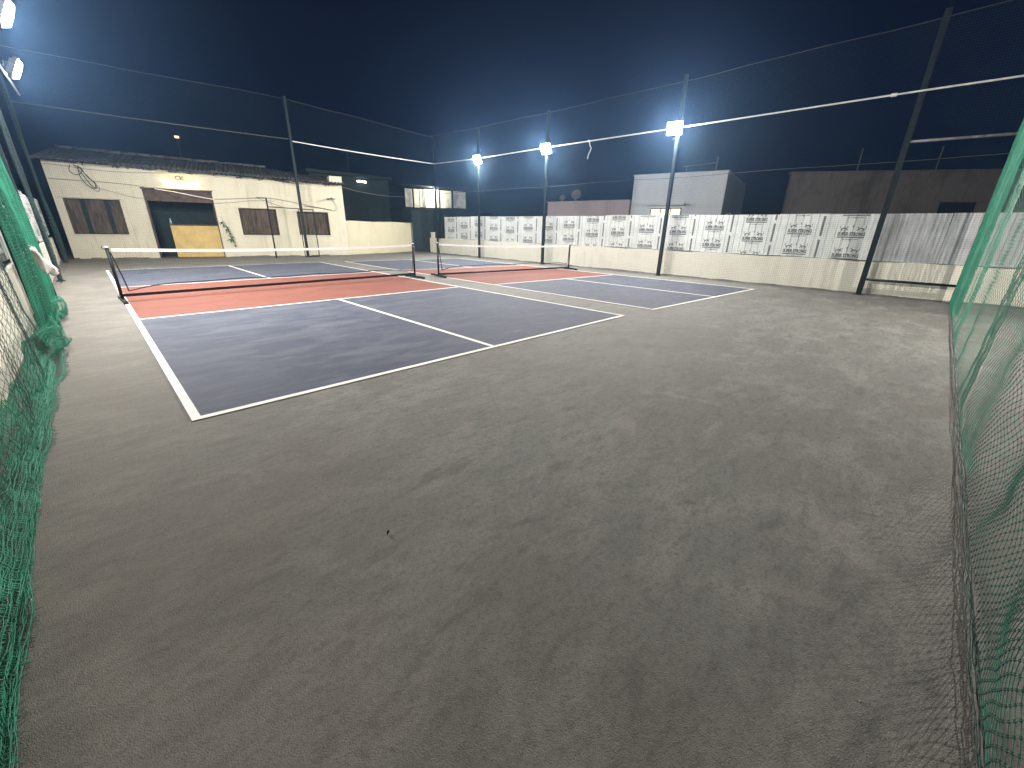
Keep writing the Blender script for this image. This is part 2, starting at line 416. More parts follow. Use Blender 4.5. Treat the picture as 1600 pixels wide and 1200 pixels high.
# sheet edges were measured at y = 3.2 + k * 1.135
y_start = 3.2 + 11 * SW
x_start = RW_A[0] + (RW_B[0] - RW_A[0]) * (y_start - RW_A[1]) / (RW_B[1] - RW_A[1])
def right_fence():
    t = thing('tin_fence', 'row of printed galvanised tin sheets standing on the low wall on the right', 'fence', (x_start + .05, y_start, 0))
    for i in range(22):
        plain = i >= 16
        o = link(PLAIN if plain else SHEET, 'sheet', None, t)
        y = -SW * i; o.location = ((RW_A[0] - RW_B[0]) / (RW_B[1] - RW_A[1]) * SW * i + random.uniform(-.006, .006), y, random.uniform(-.01, .01))
        o.rotation_euler = (0, random.uniform(-.004, .004), math.pi * 1.5 + random.uniform(-.008, .008))
        o.scale = (1, -1, 1)
        if not plain: tag(link(PRINTS[(i * 2 + i // 3) % 6], 'print', None, o), kind='stuff')
    mb = MB(); xr = x_start + .05
    for z in (1.0, 1.72):
        mb = MB(); mb.add([(xr + .05, y_start, z), (xr + .09, y_start, z), (xr + .09 - .24, y_start - 22 * SW, z), (xr + .05 - .24, y_start - 22 * SW, z)], [(0, 1, 2, 3)]); mb.build('rail', M['greypipe'], t)
right_fence()
def left_fence():
    t = thing('tin_fence', 'tin sheets on the wall behind the green net along the left side', 'fence', (-1.06, -2.6, 0))
    for i in range(18):
        o = link(SHEET, 'sheet', None, t)
        o.location = (random.uniform(-.006, .006), SW * i, random.uniform(-.03, .10))
        o.rotation_euler = (0, random.uniform(-.006, .006), math.pi / 2 + random.uniform(-.008, .008)); o.scale = (1, -1, 1)
        tag(link(PRINTS[(i * 3 + 1) % 6], 'print', None, o), kind='stuff')
left_fence()

# ------------------------------------------------------------------ house with the corrugated roof
HA = (-.68, 19.09); H_ANG = math.atan2(16.8 - 19.09, 8.77 + .68)
HL = 9.77
hx = frame((*HA, 0), H_ANG)                                  # local x along the front, local -y towards the court
def top_z(s): return 3.32 - .20 * s / HL
house = thing('house', 'long cream single-storey house with corrugated roof at the far end', 'house', (*HA, 0))
OPEN = [(.22, 1.77, .88, 2.10), (2.50, 4.70, -.02, 2.56), (5.51, 6.91, .90, 1.97), (7.71, 9.03, .92, 1.91)]
def house_wall():
    xs = sorted({0, HL, *[o[0] for o in OPEN], *[o[1] for o in OPEN]})
    mb = MB(hx)
    for a, b in zip(xs[:-1], xs[1:]):
        op = [o for o in OPEN if o[0] <= a and o[1] >= b]
        spans = [(-.02, None)] if not op else [(-.02, op[0][2]), (op[0][3], None)]
        k = max(1, int((b - a) / .4))
        for z0, z1 in spans:
            if z1 is not None and z1 - z0 < .05: continue
            za, zb = (z1, z1) if z1 is not None else (top_z(a), top_z(b))
            mb.add([(a, 0, z0), (b, 0, z0), (b, .24, z0), (a, .24, z0), (a, 0, za), (b, 0, zb), (b, .24, zb), (a, .24, za)],
                   [(0, 3, 2, 1), (4, 5, 6, 7), (0, 1, 5, 4), (1, 2, 6, 5), (2, 3, 7, 6), (3, 0, 4, 7)])
    mb.build('front_wall', M['cream'], house)
    for q in ((HL - .22, HL - .002, .242, 4.6, -.02, 3.08), (.002, .22, .242, 4.6, -.02, 3.1), (.22, HL - .22, 4.4, 4.6, -.02, 3.1)):
        mb = MB(hx); mb.box(*q); mb.build('side_wall', M['cream'], house)
    mb = MB(hx); mb.box(2.0, 5.2, 1.3, 1.34, 0.02, 2.9); mb.box(2.0, 2.04, .26, 1.3, .02, 2.9); mb.box(5.16, 5.2, .26, 1.3, .02, 2.9); mb.box(2.0, 5.2, .26, 1.34, 2.75, 2.8)  # dark-coloured shell stands in for the shade of the unlit room
    mb.build('room_shade_shell', M['inside'], house)
    mb = MB(hx)                                              # uneven plinth of broken plaster at the foot
    x = 0.0
    while x < HL:
        w_ = random.uniform(.15, .5); x2 = min(x + w_, HL)
        if not (2.45 < x < 4.75 or 2.45 < x2 < 4.75): mb.box(x, x2, -random.uniform(.02, .07), -.001, 0, random.uniform(.015, .055))
        x = x2
    tag(mb.build('plinth', M['ground'], house), kind='stuff')
    # crumbled render under the eaves
    mb = MB(hx); x = .6
    while x < HL - .3:
        w_ = random.uniform(.12, .42); h = random.uniform(.03, .13); zt = top_z(x) - .005
        poly = [(x, zt), (x + w_, zt)] + [(x + w_ * (1 - k / 5), zt - h * random.uniform(.4, 1)) for k in range(6)]
        mb.prism(poly, -.006 - random.random() * .006, -.0005); x += w_ * random.uniform(.9, 1.5)
    tag(mb.build('broken_render', M['oldwall'], house), kind='stuff')
    # fine cracks and rain-marked ledge lines
    for q in ((.16, 1.83, -.05, -.001, 2.125, 2.16), (5.44, 6.98, -.04, -.001, 1.99, 2.02), (7.64, 9.10, -.04, -.001, 1.93, 1.96)):
        mb = MB(hx); mb.box(*q); mb.build('window_ledge', M['cream'], house)
house_wall()
def house_roof():
    def back(s):                                             # hip towards the right end
        k = 0 if s < 6.6 else min(1, (s - 6.6) / (HL + .1 - 6.6))
        return 2.7 - 2.0 * k, .62 - .40 * k
    per = .155; i = 0; s0 = -.18
    while s0 < HL + .05:
        wd = 1.085; s1 = min(s0 + wd, HL + .12); n = max(4, int((s1 - s0) / per * 6))
        vv, ff = [], []
        dz = random.uniform(0, .018) + .012 * (i % 2); dy = random.uniform(-.05, .04)
        for k in range(n + 1):
            s = s0 + (s1 - s0) * k / n; c = .024 * math.cos(2 * math.pi * (s - s0) / per)
            D, H = back(s)
            for j in range(5):
                t = j / 4; y = -.27 + dy + (D + .27) * t
                vv.append((s, y, top_z(s) + .045 + dz + c - .05 * (1 - t) + H * t))
        for k in range(n):
            for j in range(4): ff.append((k * 5 + j, k * 5 + 5 + j, k * 5 + 6 + j, k * 5 + 1 + j))
        mb = MB(hx); mb.add(vv, ff); o = mb.build('roof_sheet', M['roof'], house, smooth=True)
        so = o.modifiers.new('thickness', 'SOLIDIFY'); so.thickness = .008
        s0 += wd - per * .5; i += 1
    # ridge capping of half-round tiles
    s = -.15
    while s < 6.6:
        mb = MB(hx); z = top_z(s) + .045 + .62 + random.uniform(-.01, .015)
        mb.tube([(s, 2.68, z), (s + .5, 2.68, z - .012)], [.085, .10], 9); mb.build('ridge_tile', M['roof'], house, smooth=True); s += .47
    # rear slope
    mb = MB(hx)
    mb.quad((-.18, 2.72, 3.97), (6.6, 2.72, 3.84), (6.6, 4.8, 3.2), (-.18, 4.8, 3.3)); mb.quad((6.6, 2.72, 3.84), (HL + .1, .72, 3.36), (HL + .1, 4.8, 3.1), (6.6, 4.8, 3.2))
    mb.build('rear_roof', M['roof'], house)
    mb = MB(hx); mb.box(HL - .5, HL + .03, -.02, .6, top_z(HL) + .08, top_z(HL) + .34); mb.build('parapet_end', M['cream'], house)
    for s in (1.1, 2.0, 2.75, 3.5, 4.15, 4.9, 5.8, 6.6, 7.4, 8.25, 9.2):
        mb = MB(hx); z = top_z(s); mb.box(s - .018, s + .018, -.25, -.21, z - .10, z + .02); mb.box(s - .018, s + .018, -.25, .0, z - .025, z + .015); mb.build('eave_hook', M['black'], house)
    mb = MB(hx); mb.tube([(s, -.245, top_z(s) - .03 + .01 * math.sin(s * 3)) for s in np.linspace(-.1, HL, 30)], .014, 6); mb.build('eave_rod', M['black'], house)
house_roof()
def house_windows():
    # window of three pale sheets with dark gaps
    def win(o, boards, gaps):
        a, b, z0, z1 = o
        mb = MB(hx); mb.box(a + .002, b - .002, .17, .20, z0 + .002, z1 - .002); wn = mb.build('window', M['inside'], house)
        for (x0, x1, m, d) in boards:
            mb = MB(hx); jj = random.uniform(-.02, .02)
            mb.prism([(x0, z0 + .01 + random.uniform(0, .03)), (x0 + (x1 - x0) * .5, z0 + .01 + random.uniform(0, .03)), (x1, z0 + .01 + random.uniform(0, .03)), (x1, z1 - .02 - random.uniform(0, .04)), (x0, z1 - .02 - random.uniform(0, .03))], d, d + .018)
            mb.build('board', m, wn)
        mb = MB(hx)
        mb.box(a - .05, b + .05, -.03, -.002, z0 - .045, z0 - .005); mb.build('sill', M['cream'], wn)
        for q0, q1 in ((a + .003, a + .05), (b - .05, b - .003)):
            mb = MB(hx); mb.box(q0, q1, .05, .165, z0 + .005, z1 - .005); mb.build('frame', M['lintel'], wn)
    o = OPEN[0]; win(o, [(o[0] + .06, o[0] + .40, M['wood'], .12), (o[0] + .54, o[0] + 1.06, M['wood'], .11), (o[0] + 1.20, o[1] - .055, M['wood'], .12)], 2)
    for o in OPEN[2:]:
        xs = np.linspace(o[0] + .055, o[1] - .055, 8)
        win(o, [(xs[i] + .004, xs[i + 1] - random.uniform(.004, .016), M['wood'], .10 + random.uniform(0, .02)) for i in range(7)], 0)
        mb = MB(hx); mb.box(o[0] + .055, o[1] - .055, .075, .098, o[2] + .33, o[2] + .38); mb.build('cross_rail', M['wood'], house)
    # door head and half-open leaf
    mb = MB(hx); mb.box(2.502, 4.698, .06, .10, 2.12, 2.555); hd = mb.build('door_head_panel', M['lintel'], house)
    mb = MB(hx); mb.box(2.47, 4.73, -.03, -.002, 2.53, 2.585); mb.build('lintel_strip', M['lintel'], hd)
    for q0, q1 in ((2.502, 2.56), (4.64, 4.698)):
        mb = MB(hx); mb.box(q0, q1, .055, .2, 0, 2.115); mb.build('door_jamb', M['lintel'], house)
house_windows()
# yellow plywood counter in the doorway
t = thing('counter', 'yellow plywood counter board standing in the dark doorway', 'counter', hx((3.8, .15, 0)))
mb = MB(hx); mb.box(3.08, 4.66, .03, .055, .02, 1.24); mb.build('front_board', M['ply'], t, bevel=.003)
mb = MB(hx); mb.box(3.05, 4.63, .0, .40, 1.243, 1.285); mb.build('counter_top', M['lintel'], t)
mb = MB(hx); mb.box(3.085, 3.11, .057, .38, .02, 1.24); mb.build('side_board', M['ply'], t)
t = thing('bottle', 'small pale blue bottle on the left end of the yellow counter', 'bottle', hx((3.12, .1, 1.287)))
mb = MB(hx); mb.tube([(3.12, .1, 1.287), (3.12, .1, 1.40), (3.12, .1, 1.44), (3.12, .1, 1.47)], [.034, .034, .015, .014], 10); mb.build('bottle_body', M['bottle'], t, smooth=True)
mb = MB(hx); mb.tube([(3.12, .1, 1.471), (3.12, .1, 1.495)], .016, 8); mb.build('cap', M['tape'], t)
# sign, mark and warm tube over the door
t = thing('signboard', 'small cream signboard with a brown scrolled emblem above the doorway', 'sign', hx((3.75, 0, 2.95)))
mb = MB(hx); mb.box(3.42, 4.25, -.03, -.004, 2.82, 3.13); mb.build('board', M['signboard'], t, bevel=.004)
def pstroke(mb, pts, wd, y):
    pts = spline([(x, 0, z) for x, z in pts], 5)
    for a, b in zip(pts[:-1], pts[1:]):
        d = Vector((b[0] - a[0], b[2] - a[2])); l = max(d.length, 1e-6); s = Vector((-d.y, d.x)) / l * wd / 2
        mb.quad((a[0] - s.x, y, a[2] - s.y), (b[0] - s.x, y, b[2] - s.y), (b[0] + s.x, y, b[2] + s.y), (a[0] + s.x, y, a[2] + s.y))
mb = MB(hx)
pstroke(mb, [(3.74, 3.045), (3.66, 3.03), (3.62, 2.975), (3.66, 2.93), (3.74, 2.915), (3.82, 2.925)], .028, -.0325)
pstroke(mb, [(3.70, 3.04), (3.76, 3.03), (3.80, 2.98), (3.84, 3.03), (3.90, 3.02)], .022, -.0332)
pstroke(mb, [(3.78, 3.06), (3.78, 2.99)], .018, -.0339); pstroke(mb, [(3.76, 2.97), (3.84, 2.94), (3.90, 2.89), (3.97, 2.855)], .030, -.0346)
pstroke(mb, [(3.86, 3.045), (3.85, 2.985), (3.92, 2.98)], .016, -.0353)
mb.build('emblem', M['mark'], t)
t = thing('tube_light', 'warm glowing tube light beneath the small signboard over the doorway', 'light', hx((3.8, -.08, 2.75)))
mb = MB(hx); mb.tube([(3.20, -.09, 2.765), (4.36, -.09, 2.745)], .017, 8); mb.build('tube', M['warmtube'], t)
mb = MB(hx); mb.box(3.17, 4.39, -.06, -.005, 2.73, 2.775); mb.build('batten', M['whitepipe'], t)
# small camera on the wall
t = thing('security_camera', 'small security camera on the right end of the house wall', 'camera', hx((9.2, 0, 2.5)))
mb = MB(hx); mb.tube([(9.02, -.20, 2.46), (9.12, -.18, 2.49), (9.26, -.16, 2.52)], [.034, .036, .036], 10); mb.build('camera_body', M['greypipe'], t, smooth=True)
mb = MB(hx); mb.tube([(9.24, -.15, 2.52), (9.34, -.06, 2.5), (9.40, -.004, 2.5)], .014, 6); mb.build('bracket', M['black'], t)
# wires on the house front
def cable(label, pts, r=.008, m='cable', n=6, name='cable'):
    o = MB(); o.tube(spline(pts, n), r, 5)
    return tag(o.build(name, M[m], base=pts[0]), label, 'cable')
H = lambda s, z, d=.03: hx((s, -d, z))
t = thing('cable_coil', 'tangle of black cable hanging from the eaves at the left of the house', 'cable', H(.9, 3.15))
for k, loop in enumerate(([(.72, 3.20), (.66, 3.0), (.78, 2.88), (.95, 2.95), (.98, 3.12), (.80, 3.18)],
                          [(.82, 3.20), (.95, 2.95), (1.10, 2.60), (1.20, 2.47), (1.26, 2.52), (1.16, 2.75), (.98, 3.05), (.92, 3.18)],
                          [(.92, 3.15), (.90, 2.85), (1.00, 2.58), (1.17, 2.45), (1.24, 2.62), (1.08, 2.85), (1.00, 3.10)],
                          [(1.0, 2.9), (1.15, 2.45), (1.27, 2.36), (1.32, 2.48), (1.22, 2.70)])):
    mb = MB(); mb.tube(spline([H(s, z, .02 + .018 * k) for s, z in loop], 6), .011 if k < 3 else .006, 5); mb.build('loop', M['cable'], t)
cable('dusty wire running along the house front above the first window', [H(.05, 2.72), H(.6, 2.70), H(1.3, 2.69), H(2.0, 2.66), H(2.6, 2.60)], .008, 'cablegrey')
cable('thin black wire hooked along the top left of the house wall', [H(.03, 3.17), H(.5, 3.15), H(1.2, 3.08), H(2.2, 3.06), H(3.3, 3.12, .05)], .006)
cable('thin wire sloping down from the coil to the door head', [H(1.2, 2.5), H(1.7, 2.36), H(2.2, 2.22), H(2.52, 2.18)], .005, 'cablegrey')
cable('white cable slanting across the brown door head', [H(2.9, 2.55, .05), H(3.5, 2.47, .05), H(4.1, 2.36, .04), H(4.75, 2.26, .03)], .017, 'whitepipe')
cable('grey cable arching from the doorway over the middle window', [H(4.72, 2.27), H(5.2, 2.30), H(5.9, 2.36), H(6.6, 2.41), H(7.3, 2.34), H(8.2, 2.18), H(9.2, 2.03)], .010, 'cablegrey')
cable('second dusty cable strung low over the middle window', [H(4.72, 2.12), H(5.3, 2.17), H(6.1, 2.28), H(6.9, 2.30)], .007, 'cablegrey')
cable('looped cable beneath the security camera', [H(9.3, 2.46), H(9.42, 2.2), H(9.36, 2.0), H(9.1, 2.02), H(8.6, 2.10), H(8.1, 2.14)], .009, 'cablegrey')

def sprig(name, label, base, axis, n, ln, mname='leaf'):
    t = thing(name, label, 'plant', base); axis = Vector(axis).normalized()
    b = Vector(base); pts = [b + axis * (.16 * ln / .12 * k) + Vector((random.uniform(-.02, .02), random.uniform(-.02, .02), -.01 * k * k)) for k in range(5)]
    mb = MB(); mb.tube(pts, .006, 5); mb.build('stem', M[mname], t)
    for i in range(n):
        p = pts[0].lerp(pts[-1], random.random()); d = (axis * random.uniform(.2, 1) + Vector((random.uniform(-1, 1), random.uniform(-1, 1), random.uniform(-1, .6)))).normalized()
        s = d.cross(Vector((random.uniform(-1, 1), random.uniform(-1, 1), 1))).normalized() * ln * .2; l = ln * random.uniform(.7, 1.3)
        mb = MB(); q = d.cross(s).normalized() * ln * .06
        mb.add([tuple(p), tuple(p + d * l * .4 + s), tuple(p + d * l + q * 2), tuple(p + d * l * .4 - s), tuple(p + d * l * .4 - q)], [(0, 1, 4), (1, 2, 4), (2, 3, 4), (3, 0, 4)])
        mb.build('leaf', M[mname], t)
    return t
sprig('hanging_plant', 'green leafy sprig hanging on the wall right of the doorway', H(4.84, 1.62, .08), (.25, -.1, -1), 26, .20)

# ------------------------------------------------------------------ wall, gate and buildings behind
o1, o2 = hx((HL + .02, .12, 0)), (13.02, 17.85, 0)
low_wall('yard_wall', 'pale yellow plaster wall between the house and the dark gate', o1[:2], o2[:2], 1.575, .2, M['yellowwall'], 1)
t = thing('gate_post', 'narrow steel post at the right end of the yellow wall', 'post', (13.06, 17.86, 0))
mb = MB(); mb.box(13.03, 13.10, 17.80, 17.90, 0, 1.58); mb.build('post', M['greypipe'], t)
mb = MB(); mb.box(13.025, 13.105, 17.795, 17.905, 1.58, 1.60); mb.build('cap', M['pole'], t)
t = thing('gate', 'dark green sheeted gate between the yellow wall and the corner post', 'gate', (13.12, 17.84, 0))
gx = frame((13.12, 17.84, 0), math.atan2(-.95, .85))
for k in range(5):
    mb = MB(gx); mb.box(.03 + k * .235, .03 + k * .235 + .228, -.01 - .008 * (k % 2), .012, .05, 2.25); mb.build('panel', M['inside'], t)
for q in ((0, 1.22, -.05, -.022, .05, .11), (0, 1.22, -.05, -.022, 2.19, 2.25), (0, .04, -.05, -.022, .11, 2.19), (1.18, 1.22, -.05, -.022, .11, 2.19)):
    mb = MB(gx); mb.box(*q); mb.build('gate_bar', M['pole'], t)
t = thing('pillar', 'short cream pillar beside the corner post', 'pillar', (13.86, 16.95, 0))
mb = MB(); mb.box(13.78, 13.95, 16.86, 17.04, 0, 1.06); mb.build('shaft', M['cream2'], t, bevel=.01)
mb = MB(); mb.box(13.765, 13.965, 16.845, 17.055, 1.06, 1.10); mb.build('cap', M['cream2'], t)

t = thing('dark_house', 'dark unlit house behind the yellow wall carrying a cold tube light', 'house', (9.3, 21, 0))
mb = MB(); mb.box(9.0, 13.6, 21.0, 26, 0, 3.95); mb.build('wall', M['darkwall'], t)
mb = MB(); mb.box(8.8, 13.75, 20.7, 26.2, 3.953, 4.10); mb.build('roof', M['darkwall'], t)
for x in (10.0, 12.1):
    mb = MB(); mb.box(x, x + .9, 20.97, 20.997, 1.2, 2.4); wn = mb.build('window', M['inside'], t)
    mb = MB(); mb.box(x - .06, x + .96, 20.92, 20.968, 2.41, 2.47); mb.build('lintel', M['darkwall'], wn)
t = thing('tube_light', 'short cold white tube light on the dark house behind the yellow wall', 'light', (11.85, 20.9, 3.7))
mb = MB(); mb.tube([(11.62, 20.88, 3.74), (12.12, 20.88, 3.72)], .035, 8); mb.build('tube', M['coldtube'], t)
mb = MB(); mb.box(11.58, 12.16, 20.93, 20.995, 3.69, 3.78); mb.build('batten', M['whitepipe'], t)
t = thing('roof_mast', 'thin dark mast standing on the dark house behind the yellow wall', 'mast', (11.4, 21.4, 4.1))
mb = MB(); mb.tube([(11.4, 21.4, 4.103), (11.4, 21.4, 5.5)], .035, 8); mb.build('shaft', M['darkwall'], t)
mb = MB(); mb.tube([(11.15, 21.4, 5.35), (11.65, 21.4, 5.35)], .018, 6); mb.build('cross_arm', M['darkwall'], t)

t = thing('balcony_house', 'dark house with a lit upper balcony of white sheeting behind the corner post', 'house', (14.0, 20.2, 0))
mb = MB(); mb.box(13.9, 21.5, 20.25, 27, 0, 2.42); mb.build('wall', M['darkwall'], t)
mb = MB(); mb.box(13.95, 18.95, 20.05, 20.245, 2.36, 2.46); mb.build('balcony_slab', M['darkwall'], t)
mb = MB(); mb.box(13.95, 18.95, 20.02, 21.6, 3.68, 3.76); mb.build('balcony_roof', M['darkwall'], t)
edges = [14.12, 14.68, 14.74, 15.2, 15.5, 15.85, 16.3, 16.6, 17.2, 17.66, 17.76, 18.02, 18.85]
for i in range(len(edges) - 1):
    if edges[i + 1] - edges[i] < .12: continue
    mb = MB(); yy = 20.12 + random.uniform(0, .03); a, b = edges[i] + .008, edges[i + 1] - .008
    zs = 2.47 + random.uniform(0, .03) + .13 * (a - 14.1) / 4.7; zt = 3.52 + .12 * (a - 14.1) / 4.7
    mb.add([(a, yy, zs), (b, yy + .01, zs), (b, yy + .01, zt), (a, yy, zt), (a, yy + .02, zs), (b, yy + .03, zs), (b, yy + .03, zt), (a, yy + .02, zt)],
           [(0, 1, 2, 3), (4, 7, 6, 5), (0, 4, 5, 1), (2, 6, 7, 3), (0, 3, 7, 4), (1, 5, 6, 2)])
    mb.build('balcony_panel', M['panelwhite'], t)
for x in (14.1, 14.72, 15.52, 16.62, 17.72, 18.88):
    mb = MB(); mb.box(x - .02, x + .02, 20.06, 20.10, 2.46, 3.68); mb.build('balcony_post', M['black'], t)
t = thing('bulkhead_lamp', 'bright yellow lamp shining on the white balcony sheeting behind the corner', 'light', (16.1, 19.9, 3.45))
mb = MB(); mb.tube([(16.12, 19.78, 3.50), (16.12, 19.78, 3.56)], .06, 10); mb.build('bulb', M['bulb'], t)
mb = MB(); mb.tube([(16.12, 19.78, 3.565), (16.12, 19.9, 3.66), (16.12, 20.05, 3.70)], .018, 6); mb.build('arm', M['black'], t)
sprig('shrub_branch', 'leafy branch reaching over the dark gate below the balcony', (13.7, 18.2, 2.05), (.4, -.6, -.15), 34, .17)

# pale house right of centre
wx = frame((18.2, 7.11, 0), math.atan2(5.75 - 10.9, 25.7 - 24.7)); WLEN = 3.88
t = thing('pale_house', 'pale grey plastered house with a flat roof behind the right fence', 'house', (18.2, 7.11, 0))
mb = MB(wx); mb.box(0, WLEN, 0, 6.2, 0, 3.71); mb.build('wall', M['whitehouse'], t)
mb = MB(wx); mb.box(-.03, WLEN + .03, -.03, 6.23, 3.713, 3.77); mb.build('roof_edge', M['whitehouse'], t)
mb = MB(wx); mb.box(.78, 2.4, -.32, -.002, 2.48, 2.55); mb.build('awning', M['whitehouse'], t)
mb = MB(wx); mb.box(.93, 2.26, -.03, -.002, 1.3, 2.37); wn = mb.build('window_frame', M['black'], t)
for k in range(3):
    mb = MB(wx); x = .97 + k * .435; mb.box(x, x + .385, -.045, -.032, 1.36, 2.33); mb.build('pane', M['litpane'], wn)
mb = MB(wx); mb.box(WLEN + .002, WLEN + .2, 1.3, 2.5, 2.15, 2.22); mb.build('side_ledge', M['whitehouse'], t)
t = thing('roof_railing', 'pale pipe railing on the roof of the pale grey house', 'railing', wx((3.1, .4, 3.77)))
mb = MB(wx); mb.tube([(3.33, .3, 3.772), (3.33, .3, 4.32)], .026, 6); mb.build('post', M['greypipe'], t)
mb = MB(wx); mb.tube([(2.15, .3, 3.772), (2.15, .3, 4.05)], .015, 6); mb.build('post', M['greypipe'], t)
mb = MB(wx); mb.tube([(2.0, .3, 4.03), (3.33, .3, 4.10)], .015, 6); mb.build('rail', M['greypipe'], t)
# pink parapet and dishes
px_ = frame((17.70, 11.78, 0), math.atan2(10.95 - 17.2, 24.62 - 24.02))
t = thing('pink_house', 'low pinkish building adjoining the pale grey house', 'house', (17.70, 11.78, 0))
mb = MB(px_); mb.box(0, 4.63, 0, 5, 0, 2.70); mb.build('wall', M['pink'], t)
mb = MB(px_); mb.box(-.04, 4.59, -.05, .2, 2.703, 2.745); mb.build('coping', M['pink'], t)
def dish(label, base, r):
    t = thing('satellite_dish', label, 'dish', base); b = Vector(base); mb = MB(); d = Vector((-.85, -.35, .4)).normalized(); a = d.cross(Vector((0, 0, 1))).normalized(); c = d.cross(a)
    ce = b + Vector((0, 0, r * 1.5)); rings, seg = 5, 18; vv, ff = [tuple(ce - d * r * .18)], []
    for i in range(1, rings + 1):
        q = r * i / rings
        for k in range(seg):
            an = 2 * math.pi * k / seg; vv.append(tuple(ce + (a * math.cos(an) + c * math.sin(an)) * q + d * (-.18 * r + .18 * r * (i / rings) ** 2)))
    for k in range(seg): ff.append((0, 1 + k, 1 + (k + 1) % seg))
    for i in range(rings - 1):
        for k in range(seg): ff.append((1 + i * seg + k, 1 + (i + 1) * seg + k, 1 + (i + 1) * seg + (k + 1) % seg, 1 + i * seg + (k + 1) % seg))
    mb.add(vv, ff); mb.build('reflector', M['greypipe'], t, smooth=True)
    mb = MB(); mb.tube([tuple(b), tuple(b + Vector((0, 0, r * .9))), tuple(ce - d * r * .2)], .025, 6); mb.build('mount', M['oldwall'], t)
    mb = MB(); mb.tube([tuple(ce + c * r * .9), tuple(ce + d * r * .9)], .012, 5); mb.build('feed_arm', M['oldwall'], t)
dish('larger satellite dish on the roof of the pinkish building', (*px_((1.4, .5, 0))[:2], 2.70), .26)
dish('smaller satellite dish on the roof of the pinkish building', (*px_((.6, .45, 0))[:2], 2.70), .17)
# old concrete building far right
ox = frame((22.75, 1.95, 0), math.atan2(-4.6 - 1.95, 26.3 - 22.75))
t = thing('old_building', 'weathered dark concrete building behind the right fence', 'building', (22.75, 1.95, 0))
mb = MB(ox); mb.box(0, 14, 0, .3, 0, 3.9); mb.build('front_wall', M['oldwall'], t)
mb = MB(ox); mb.box(3, 14, .303, 6, 0, 3.7); mb.build('rear_block', M['oldwall'], t)
mb = MB(ox); mb.box(-.05, 14.05, -.08, .36, 3.903, 3.97); mb.build('coping', M['oldwall'], t)
mb = MB(ox); mb.box(5.7, 6.9, -.012, -.002, 1.9, 2.75); wn = mb.build('window', M['inside'], t)
mb = MB(ox); mb.box(5.6, 7.0, -.10, -.002, 2.76, 2.82); mb.build('lintel', M['oldwall'], wn)
for k, s in enumerate((2.6, 5.4)):
    mb = MB(ox); mb.tube([(s, .5, 3.97), (s, .5, 4.9)], .025, 6); mb.build('roof_pipe', M['greypipe'], t)

# ------------------------------------------------------------------ posts of the enclosure
def post(label, x, y, h, r=.045, name='fence_post', plate=True, lean=(0, 0)):
    t = thing(name, label, 'post', (x, y, 0))
    mb = MB(); mb.box(x - r, x + r, y - r, y + r, 0, h); o = mb.build('shaft', M['pole'], t, bevel=.006)
    if plate:
        mb = MB(); mb.box(x - r * 2, x + r * 2, y - r * 2, y + r * 2, .0005, .012); mb.build('base_plate', M['pole'], t)
    mb = MB(); mb.box(x - r - .004, x + r + .004, y - r - .004, y + r + .004, h, h + .012); mb.build('cap', M['pole'], t)
    return t
P_CORNER, P_FAR = (13.55, 16.08), (6.80, 16.62)
RP = [((13.40, 12.38), 5.5), ((13.20, 8.09), 5.5), ((13.20, 2.90), 5.62), ((13.30, -2.44), 5.72)]
post('tall slim post at the far right corner of the enclosure', *P_CORNER, 5.7, .04)
post('tall dark post in front of the house, nearest the two shuttered windows', *P_FAR, 6.15, .05)
post('floodlight post on the right side nearest the far corner', *RP[0][0], RP[0][1], .045)
post('middle floodlight post on the right side, in front of the tin fence', *RP[1][0], RP[1][1], .05)
post('floodlight post on the right side nearest the camera, with the brightest lamp', *RP[2][0], RP[2][1], .05)
post('unlit leaning-looking post at the plain tin sheets on the right', *RP[3][0], RP[3][1], .055)
post('thin end post where the tin fence meets the green net', 13.30, -4.10, 5.7, .03)
LP = [(-.90, -4.12), (-.97, 5.0), (-.90, 7.45), (-.90, 11.1), (-.90, 17.6)]
for (x, y), lb in zip(LP, ('post of the left side net beside the camera', 'post of the left side net hidden in the near green bundle', 'post under the nearer floodlight on the left side', 'post under the farther floodlight on the left side', 'post at the far left corner beside the house')):
    post(lb, x, y, 5.8, .04)

# rails, pipes, ropes
def pipe(name, label, cat, pts, r, m, n=8):
    mb = MB(); mb.tube(pts, r, n); return tag(mb.build(name, M[m], base=pts[0], smooth=True), label, cat)
pipe('pipe', 'white plastic pipe running along the far side at lamp height', 'pipe', sag((P_FAR[0] + .06, P_FAR[1], 4.60), (P_CORNER[0], P_CORNER[1] - .02, 4.43), .03), .022, 'whitepipe')
pipe('pipe', 'long white plastic pipe along the right side at lamp height', 'pipe', [(13.52, 16.02, 4.43), (13.34, 12.38, 4.33), (13.14, 8.09, 4.31), (13.14, 2.9, 4.30), (13.23, -2.44, 4.32), (13.24, -6.0, 4.30), (13.24, -9, 4.3)], .020, 'whitepipe')
pipe('pipe', 'dull grey pipe from the far post to the left above the house', 'pipe', sag((-.9, 17.6, 4.72), (P_FAR[0] - .06, P_FAR[1], 4.66), .02), .017, 'dimpipe')
pipe('pipe', 'short white pipe at the top left beneath the left floodlights', 'pipe', [(-.66, 10.2, 4.28), (-.60, 12.2, 4.30), (-.55, 13.9, 4.31)], .022, 'whitepipe')
pipe('rail', 'dark low rail across the bay beside the green net', 'rail', [(13.26, -2.50, .385), (13.26, -4.07, .385)], .038, 'pole', 4)
pipe('rail', 'grey upper rail across the bay beside the green net', 'rail', [(13.26, -2.50, 3.36), (13.26, -4.07, 3.33)], .035, 'greypipe', 4)
t = thing('paper_streamer', 'white paper strip dangling from the pipe on the right', 'streamer', (13.14, 6.1, 4.3))
mb = MB()
